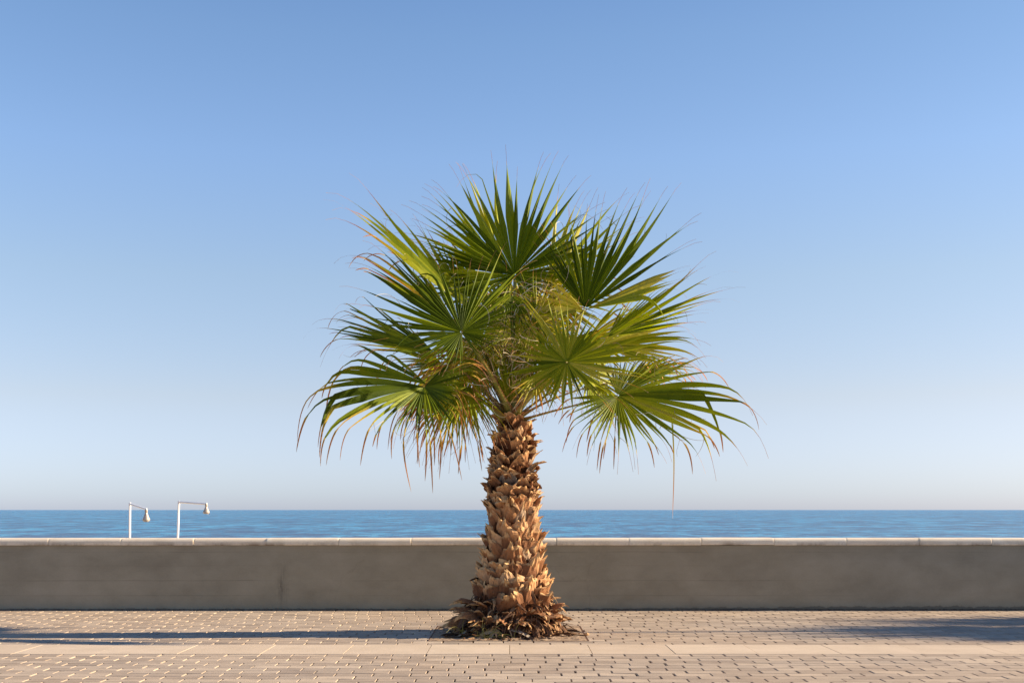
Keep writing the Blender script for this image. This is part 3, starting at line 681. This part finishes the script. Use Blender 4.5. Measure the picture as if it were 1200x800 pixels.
FR = [
 # back and top
 dict(hx=603, hy=322, dep=.3, pw=.035, nrm=(0, -1, .3), prof=[(-70, 45), (-30, 60), (-10, 80), (10, 95), (25, 108), (40, 125), (60, 134), (80, 139), (95, 142), (115, 139), (130, 134), (150, 116), (165, 104), (188, 90), (215, 70), (245, 48)], droop=.09, tip=.05, dry=.12, tone=.25, fuse=.5, step=6.6),
 dict(hx=590, hy=322, dep=.6, nrm=(.2, -1, .35), prof=[(100, 128), (125, 131), (145, 124), (165, 108), (190, 95), (205, 85)], droop=.1, tip=.15, dry=.2, tone=.6, step=6),
 dict(hx=642, hy=338, dep=.6, nrm=(-.2, -1, .35), prof=[(15, 95), (35, 118), (48, 130), (60, 128), (80, 110)], droop=.1, tip=.2, dry=.25, tone=.8, step=6),
 dict(hx=572, hy=345, dep=.7, nrm=(.3, -.8, .6), prof=[(120, 90), (140, 105), (160, 110), (185, 95), (205, 80)], droop=.2, tip=.4, dry=.2, tone=.3, step=6),
 dict(hx=548, hy=360, dep=.35, nrm=(.62, -.5, .6), prof=[(100, 78), (112, 92), (120, 104), (127, 118), (133, 140), (139, 175), (143, 188), (148, 176), (154, 140)], droop=.02, tip=.25, dry=.40, tone=.5, fuse=.42, step=3.1, messy=1.0, tail=.3, tailp=.25),
 dict(hx=686, hy=361, dep=-.25, nrm=(-.15, -1, .3), prof=[(28, 128), (33, 143), (40, 155), (50, 151), (62, 141), (74, 128), (82, 117), (100, 104), (120, 96), (132, 80)], droop=.02, tip=.05, dry=.12, tone=.12, fuse=.52, step=5.2),
 dict(hx=688, hy=362, dep=-.15, nrm=(-.3, -.6, .85), prof=[(3, 96), (12, 104), (20, 114), (27, 118)], droop=.02, tip=.1, dry=.12, tone=.9, step=4.5, fuse=.6),
 dict(hx=684, hy=364, dep=-.1, nrm=(.2, -.9, .5), prof=[(135, 62), (150, 60), (175, 70), (195, 60)], droop=.9, tip=1, dry=.4, tone=.95, step=9, fuse=.5),
 # left
 dict(hx=541, hy=389, dep=-1.0, size=.92, nrm=(.15, -1, .35), prof=[(-60, 48), (-20, 50), (0, 60), (12, 68), (26, 88), (41, 94), (54, 118), (67, 107), (78, 80), (90, 75), (101, 82), (111, 90), (125, 115), (137, 142), (146, 147), (154, 144), (162, 136), (172, 118), (186, 98), (205, 80), (225, 68), (250, 52), (275, 46)], droop=.1, tip=.25, dry=.22, tone=.12, fuse=.45, step=6.6, messy=1.3),
 dict(hx=530, hy=372, dep=.1, nrm=(.55, -.6, .6), prof=[(125, 95), (138, 118), (146, 132), (152, 126), (160, 110)], droop=.05, tip=.9, dry=.5, tone=.6, step=3.6, fuse=.42, messy=1.5, tail=.5, tailp=.7),
 dict(hx=508, hy=412, dep=.15, size=.95, nrm=(.1, -.55, .85), prof=[(138, 70), (147, 120), (152, 152), (157, 140), (162, 142), (167, 146), (172, 142), (178, 122), (190, 70)], droop=.05, tip=.9, dry=.42, tone=.3, tipstart=.72, step=3.1, fuse=.42, messy=1.5, tail=.6, tailp=.6),
 dict(hx=497, hy=453, dep=-.6, size=.92, nrm=(.05, -.75, .65), prof=[(-185, 150), (-178, 168), (-168, 170), (-155, 150), (-140, 110), (-120, 84), (-95, 88), (-70, 92), (-45, 80), (-20, 58), (0, 62), (20, 72), (45, 48)], droop=.5, tip=4.2, dry=.42, tone=.2, tipstart=.6, bow=.2, step=6.4, messy=1.3, lift=.25, hang=.12, tail=.85, tailp=.75),
 dict(hx=500, hy=450, dep=-.5, size=.92, nrm=(.05, -.75, .65), prof=[(140, 85), (152, 110), (163, 135), (174, 158)], droop=.35, tip=4.2, dry=.42, tone=.25, tipstart=.55, bow=.2, step=7, messy=1.2, hang=.1, tail=.9, tailp=.9),
 dict(hx=530, hy=436, dep=.45, axis=(-.5, .35, .1), nrm=(.3, -.4, .9), R=1.3, spread=120, n=32, droop=1.0, tip=1.6, dry=.55, fold=.1, tone=.7, tipstart=.4, tail=.5, tailp=.6),
 dict(hx=548, hy=452, dep=-.2, axis=(-.4, .75, -.25), nrm=(.3, -.9, .3), R=1.22, spread=80, n=36, droop=1.4, tip=1.0, dry=.5, fold=.1, tone=.55, tipstart=.4, messy=2, tail=.5, tailp=.7),
 dict(hx=520, hy=428, dep=.9, axis=(-.6, .2, .6), nrm=(.3, .2, .9), R=1.1, spread=90, n=22, droop=.7, tip=1.8, dry=.45, fold=.2, tone=.4),
 # right
 dict(hx=664, hy=424, dep=-1.1, nrm=(-.1, -1, .4), prof=[(-165, 72), (-130, 62), (-115, 62), (-100, 64), (-80, 62), (-60, 66), (-40, 70), (-15, 92), (-3, 112), (8, 124), (14, 130), (22, 112), (30, 90), (40, 78), (53, 68), (64, 64), (82, 63), (98, 66), (109, 76), (116, 88), (128, 76), (145, 66), (165, 68), (180, 70), (192, 76)], droop=.12, tip=.35, dry=.2, tone=.62, fuse=.42, step=8.2, messy=1.3),
 dict(hx=712, hy=394, dep=.1, nrm=(-.45, -.6, .7), prof=[(-3, 80), (8, 108), (14, 128), (19, 140), (24, 143), (29, 125), (35, 98), (44, 72), (60, 60)], droop=.02, tip=.25, dry=.36, tone=.4, step=3.3, fuse=.45, messy=1.4),
 dict(hx=705, hy=405, dep=.3, nrm=(-.1, -.6, .8), prof=[(-35, 80), (-15, 105), (0, 118), (12, 110), (30, 80)], droop=.2, tip=1.0, dry=.3, tone=.75, step=5),
 dict(hx=724, hy=463, dep=-.45, nrm=(-.02, -.8, .65), prof=[(-172, 62), (-150, 68), (-135, 78), (-110, 74), (-88, 84), (-70, 78), (-55, 86), (-40, 112), (-28, 130), (-18, 150), (-8, 164), (0, 166), (7, 158), (14, 140), (24, 108), (35, 84), (50, 70), (80, 50), (110, 42)], droop=.3, tip=1.9, dry=.36, tone=.45, tipstart=.62, bow=.02, step=6, messy=1.2, lift=.12, hang=.1, tail=.6, tailp=.5),
 dict(hx=735, hy=446, dep=.6, axis=(.8, -.1, .5), nrm=(-.1, .1, .9), R=1.35, spread=100, n=30, droop=.6, tip=1.6, dry=.35, fold=.2, tone=.5, hang=.2, tail=.6, tailp=.5),
 dict(hx=606, hy=340, dep=.75, nrm=(0, -1, .1), prof=[(-170, 75), (-120, 70), (-90, 70), (-50, 75), (-10, 80)], droop=.8, tip=1, dry=.3, tone=.6, step=5, messy=2, tail=.4),
 dict(hx=648, hy=352, dep=.9, nrm=(0, -1, .1), prof=[(-150, 70), (-90, 60), (-20, 90), (10, 90), (60, 80), (120, 60)], droop=.5, tip=1, dry=.25, tone=.75, step=5, messy=2, tail=.4),
 dict(hx=690, hy=395, dep=.7, nrm=(-.1, -1, .2), prof=[(-150, 60), (-90, 60), (-20, 80), (30, 90), (60, 60)], droop=.5, tip=1, dry=.3, tone=.85, step=6, messy=2),
 dict(hx=560, hy=400, dep=.5, nrm=(.1, -1, .2), prof=[(-170, 90), (-120, 70), (-90, 75), (-40, 75), (0, 60)], droop=.8, tip=1.2, dry=.4, tone=.7, step=5, messy=2, tail=.5),
 # rear of the crown and the middle
 dict(hx=600, hy=370, dep=1.3, axis=(.05, -.35, .9), nrm=(0, .5, .9), R=1.4, spread=130, n=22, droop=.35, tip=.8, dry=.2, fold=.2, tone=.4),
 dict(hx=560, hy=410, dep=1.2, axis=(-.4, -.1, .9), nrm=(0, .3, .9), R=1.3, spread=130, n=22, droop=.5, tip=1.2, dry=.3, fold=.2, tone=.4),
 dict(hx=655, hy=410, dep=1.2, axis=(.4, -.1, .9), nrm=(0, .3, .9), R=1.3, spread=130, n=22, droop=.5, tip=1.2, dry=.3, fold=.2, tone=.4),
 dict(hx=612, hy=372, dep=.9, axis=(-.1, -.7, .5), nrm=(0, -1, .4), R=1.1, spread=120, n=20, droop=.3, tip=.5, dry=.5, fold=.3, tone=.95),
 dict(hx=610, hy=425, dep=.4, axis=(.0, -1, .1), nrm=(.2, -1, .1), R=1.2, spread=34, n=12, droop=.05, tip=.3, dry=.35, fold=.3, tone=.9),
 dict(hx=628, hy=440, dep=-.35, axis=(.3, .7, -.4), nrm=(0, -.9, .3), R=.75, spread=70, n=12, droop=1.0, tip=1.0, dry=.55, fold=.1, tone=.9),

 dict(hx=596, hy=372, dep=.7, axis=(-.25, -.9, .3), nrm=(0, -1, .2), R=1.0, spread=150, n=32, droop=.5, tip=1.0, dry=.18, fold=.2, tone=.8),
 dict(hx=622, hy=390, dep=.55, axis=(.4, -.8, .2), nrm=(0, -1, .2), R=1.0, spread=150, n=32, droop=.6, tip=1.0, dry=.18, fold=.2, tone=.85),
 dict(hx=585, hy=418, dep=.6, axis=(-.5, -.4, .2), nrm=(.1, -1, .3), R=.95, spread=150, n=30, droop=.7, tip=1.0, dry=.45, fold=.2, tone=.9),
 dict(hx=640, hy=425, dep=.5, axis=(.5, -.2, .2), nrm=(-.1, -1, .3), R=.9, spread=150, n=30, droop=.8, tip=1.0, dry=.18, fold=.2, tone=.8),
 dict(hx=560, hy=425, dep=.2, axis=(-.4, .5, .0), nrm=(.3, -.9, .3), R=1.15, spread=80, n=26, droop=1.4, tip=1.2, dry=.6, fold=.1, tone=.7, tipstart=.4),
 dict(hx=535, hy=452, dep=.1, axis=(-.35, .8, .1), nrm=(.3, -.9, .3), R=1.25, spread=75, n=30, droop=1.6, tip=1.2, dry=.6, fold=.1, tone=.5, tipstart=.4),
 dict(hx=606, hy=452, dep=.1, axis=(.0, -1, .0), nrm=(.2, -1, .1), R=.9, spread=50, n=18, droop=.1, tip=.5, dry=.3, fold=.3, tone=.85),
 dict(hx=690, hy=440, dep=.4, axis=(.5, .5, .2), nrm=(-.2, -.6, .8), R=1.1, spread=110, n=26, droop=.9, tip=1.4, dry=.4, fold=.1, tone=.6),
 dict(hx=602, hy=385, dep=.15, nrm=(.1, -1, .3), prof=[(-170, 60), (-90, 55), (-20, 70), (20, 78), (60, 70), (100, 75), (150, 80), (190, 60)], droop=.4, tip=1, dry=.2, tone=.6, step=7, messy=2.2, fuse=.35),
 dict(hx=585, hy=360, dep=.3, nrm=(.2, -1, .3), prof=[(-150, 60), (-90, 70), (-30, 70), (10, 60)], droop=.7, tip=1, dry=.25, tone=.7, step=7, messy=2.2, fuse=.35),
 dict(hx=618, hy=432, dep=.2, nrm=(-.2, -1, .2), prof=[(30, 60), (60, 75), (90, 85), (120, 75), (150, 60)], droop=.15, tip=.6, dry=.2, tone=.85, step=8, messy=1.8, fuse=.35),
 dict(hx=600, hy=346, dep=-.05, nrm=(.15, -1, .3), prof=[(-165, 50), (-130, 62), (-90, 72), (-50, 66), (-15, 52)], droop=.6, tip=.8, dry=.16, tone=.35, step=8, messy=2.0, fuse=.35),
 dict(hx=626, hy=372, dep=-.05, nrm=(-.1, -1, .3), prof=[(-150, 50), (-100, 62), (-60, 60), (-10, 50), (60, 50), (110, 55)], droop=.5, tip=.8, dry=.2, tone=.75, step=9, messy=2.0, fuse=.35),
 dict(hx=597, hy=474, dep=-.12, nrm=(.1, -1, .1), prof=[(55, 46), (75, 62), (95, 60), (115, 66), (130, 44)], droop=.02, tip=.3, dry=.2, tone=.8, step=9, messy=1.5, fuse=.5, pw=.03),
 dict(hx=612, hy=470, dep=-.05, nrm=(-.2, -1, .1), prof=[(40, 50), (60, 62), (80, 55), (100, 48)], droop=.02, tip=.3, dry=.22, tone=.6, step=9, messy=1.5, fuse=.5, pw=.03),
]
for i, f in enumerate(FR): frond(seed=100+i*7, **f)

# loose threads and dry strips inside the crown
def crown_fibre():
    r = random.Random(77); L = []
    for i in range(260):
        p = Vector((r.gauss(.1, .42), r.gauss(0, .4), r.uniform(3.15, 4.9))) ; p.x *= .5 + (p.z-3)*.35
        L.append((p, Vector((r.gauss(0, 1), r.gauss(0, 1), r.gauss(.3, 1))).normalized(), r.uniform(.12, .55)))
    V, Fc, Vr = ribbons(L, r, .004)
    obj('crown_fibre', V, Fc, M['fibre'], palm, kind='stuff', attrs={'vary': ('POINT', Vr)})
    # one long torn strip hanging from the low right frond
    b = P(787, 487, TY-.45) - origin; L2 = []
    V = []; Fc = []
    for j in range(12):
        t = j/11; p = b + Vector((.02*math.sin(t*4) + .03*t, 0, -t*1.42)); w = .010*(1-t)**.6 + .001 if t > .0 else .004
        V += [p - Vector((w, 0, 0)), p + Vector((w, .004, 0))]
    for j in range(11): Fc.append((2*j, 2*j+1, 2*j+3, 2*j+2))
    obj('torn_leaf_strip', V, Fc, M['leaf'], palm, attrs={'dry': ('POINT', [.2+.03*j for j in range(24)]), 'vary': ('POINT', [.4]*24)})
crown_fibre()

# ------------------------------------------------------------------ planting pit, litter, grass
def pit():
    x0, x1, y0, y1 = PIT; w = .007
    V, Fc = [], []
    def box(a, b, c, d, z0, z1):
        q = len(V)
        for z in (z0, z1): V.extend([(a, c, z), (b, c, z), (b, d, z), (a, d, z)])
        Fc.extend([(q, q+1, q+5, q+4), (q+1, q+2, q+6, q+5), (q+2, q+3, q+7, q+6), (q+3, q, q+4, q+7), (q+4, q+5, q+6, q+7)])
    box(x0, x1, y0, y0+w, -.014, .005); box(x0, x1, y1-w, y1, -.014, .002); box(x0, x0+w, y0+w, y1-w, -.014, .003); box(x1-w, x1, y0+w, y1-w, -.014, .003)
    obj('pit_edging', V, Fc, M['rust'], label='rusty steel edging framing the square planting pit', cat='edging')
    n = 60; V, Fc = [], []
    for j in range(n+1):
        for i in range(n+1):
            x = x0+w+.001 + (x1-x0-2*w-.002)*i/n; y = y0+w+.001 + (y1-y0-2*w-.002)*j/n
            d = math.hypot(x+.03, y-TY)
            h = .02*noise.fractal(Vector((x*5, y*5, 1)), 1, 2, 4) + .06*max(0, 1-d/1.0) + .002
            e = min(x-x0, x1-x, y-y0, y1-y)*8
            V.append((x, y, max(-.002, .0005 + h*min(1, e))))
    for j in range(n):
        for i in range(n): a = j*(n+1)+i; Fc.append((a, a+1, a+n+2, a+n+1))
    obj('soil', V, Fc, M['soil'], kind='stuff', label='brown soil inside the planting pit', cat='soil')
pit()
def litter():
    r = random.Random(5); V, Fc, Vr = [], [], []
    def strip(p, yaw, L, w, rise, curl, v, m=7):
        d = Vector((math.cos(yaw), math.sin(yaw), rise)).normalized(); b = len(V); tw = r.gauss(0, 1.2); q = p.copy()
        for j in range(m+1):
            t = j/m; lat = d.cross(Vector((0, 0, 1))).normalized(); u = lat.cross(d); a = tw*t
            l2 = lat*math.cos(a) + u*math.sin(a); hw = w*(1-t)**.6*.5 + .003
            for s, k in ((-1, 0), (0, .35), (1, 0)):
                z = q + l2*s*hw + u*k*hw*math.cos(a); z.z = max(z.z, .004); V.append(z); Vr.append(min(1, max(0, v + r.gauss(0, .05))))
            d = (d + Vector((0, 0, -curl*L/m)) + Vector((r.gauss(0, .08), r.gauss(0, .08), 0))).normalized(); q = q + d*L/m
            if q.z < .01: q.z = .01; d.z = abs(d.z)*.2
        for j in range(m):
            for k in range(2): a = b+3*j+k; Fc.append((a, a+1, a+4, a+3))
    for i in range(1500):
        a = r.uniform(0, 2*math.pi); z = abs(r.gauss(0, .3)); z = min(z, .85); cx, rad = trunk_at(z)
        p = Vector((cx + rad*.88*math.cos(a), TY + rad*.88*math.sin(a), z))
        thin = r.random() < .5
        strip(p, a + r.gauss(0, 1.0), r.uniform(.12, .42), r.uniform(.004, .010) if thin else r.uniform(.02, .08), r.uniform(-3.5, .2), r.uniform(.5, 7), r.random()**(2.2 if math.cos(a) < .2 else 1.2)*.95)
    for i in range(260):
        a = r.uniform(0, 2*math.pi); rr = .5 + abs(r.gauss(0, .2))
        p = Vector((-.03 + rr*math.cos(a), TY + rr*math.sin(a)*.9, .012 + r.random()*.05))
        if p.y < PIT[2] + .05: p.y = PIT[2]+.05
        if p.y > PIT[3] - .1: p.y = PIT[3]-.1
        p.x = max(PIT[0]+.1, min(PIT[1]-.05, p.x))
        strip(p, r.uniform(0, 6.28), r.uniform(.06, .3), r.uniform(.01, .05), r.uniform(0, .5), 4, r.random())
    # the big torn sheaths that stick out low on the left and right
    for (px, py, yaw, L, w, rise, curl, v, dep) in ((560, 716, math.pi*1.05, .5, .16, .15, 5, .25, -.3), (556, 722, math.pi*1.1, .42, .14, -.1, 5, .15, -.35), (552, 730, math.pi*1.0, .5, .15, -.2, 3, .3, -.2), (556, 736, math.pi*1.12, .5, .13, -.2, 2, .95, -.45),
            (580, 738, math.pi*1.2, .45, .13, -.1, 2, .9, -.62), (600, 738, math.pi*1.9, .5, .12, .0, 2, 1., -.68), (636, 705, .1, .45, .12, -.7, 4, .85, -.2), (640, 716, .0, .4, .12, -.8, 4, .8, -.3), (630, 722, -.6, .42, .1, -.3, 4, .8, -.5), (645, 735, .15, .45, .09, -.1, 2, .6, -.25), (655, 741, .05, .4, .06, 0, 1, .85, -.3)):
        strip(P(px, py, TY+dep), yaw, L, w, rise, curl, v, 10)
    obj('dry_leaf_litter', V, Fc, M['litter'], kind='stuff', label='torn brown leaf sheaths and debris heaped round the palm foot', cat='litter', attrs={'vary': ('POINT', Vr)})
litter()
def tuft(px, py, dep, n, H, seed, label):
    r = random.Random(seed); b0 = P(px, py, TY+dep); b0.z = .01; V, Fc = [], []
    for i in range(n):
        p = Vector((r.gauss(0, .05), r.gauss(0, .03), 0)); d = Vector((r.gauss(-.1, .55), r.gauss(-.2, .3), 1)).normalized(); L = H*r.uniform(.5, 1.2); b = len(V)
        for j in range(8):
            t = j/7; lat = d.cross(Vector((.1, 1, .1))).normalized(); hw = .0032*(1-t)+.001
            V += [p-lat*hw, p+lat*hw]; d = (d + Vector((d.x*.35, d.y*.2, -.22*t*2))).normalized(); p = p+d*L/7
        for j in range(7): q = b+2*j; Fc.append((q, q+1, q+3, q+2))
    obj('grass_tuft', V, Fc, M['grass'], label=label, cat='grass tuft', group='grass tufts at the palm foot', loc=b0)
tuft(566, 742, -.78, 9, .40, 1, 'larger green grass tuft left of the middle of the palm foot')
tuft(592, 744, -.80, 7, .36, 2, 'thin green grass tuft in front of the middle of the palm foot')
tuft(545, 740, -.55, 6, .5, 4, 'sparse grass tuft at the left edge of the palm foot')
# fallen fruit-sized scrap by the pit on the right
V, Fc = tube([(-.03, 0, .02), (-.02, 0, .024), (.01, 0, .026), (.03, .005, .022), (.04, .006, .018)], [.004, .018, .022, .018, .005], 9)
obj('palm_husk', V, Fc, M['litter'], label='small pale husk lying on the paving right of the palm', cat='husk', loc=(1.03, 16.6, .0), attrs={'vary': ('POINT', [.9]*len(V))})

# ------------------------------------------------------------------ neighbours out of frame on the right whose shadows reach the picture
def copy_tree(o, parent=None):
    c = o.copy(); col.objects.link(c); c.parent = parent
    for ch in list(o.children): copy_tree(ch, c)
    return c
p2 = copy_tree(palm); p2.location = (20.6, TY + 1.1, 0); p2.rotation_euler = (0, 0, R_(128)); p2['label'] = 'second fan palm farther along the promenade to the right'
lamp = empty('street_lamp', (21.0, 18.05, 0), label='tall grey street lamp beyond the right edge of the photo', cat='street lamp')
V, Fc = tube([(0, 0, 0), (0, 0, .5), (0, 0, .52), (0, 0, 8.4)], [.11, .11, .075, .055], 14); obj('post', V, Fc, M['steel'], lamp)
V, Fc = tube([(0, 0, 8.4), (0, .2, 8.55), (0, .9, 8.6)], [.05, .045, .04], 10); obj('arm', V, Fc, M['steel'], lamp)
V, Fc = tube([(0, .8, 8.6), (0, .9, 8.6), (0, 1.3, 8.58), (0, 1.4, 8.57)], [.04, .09, .1, .03], 12); h = obj('lamp_head', V, Fc, M['steel'], lamp)
V, Fc = tube([(0, 1.1, 8.5), (0, 1.1, 8.46)], [.08, .06], 12); obj('lamp_glass', V, Fc, M['glass'], h)
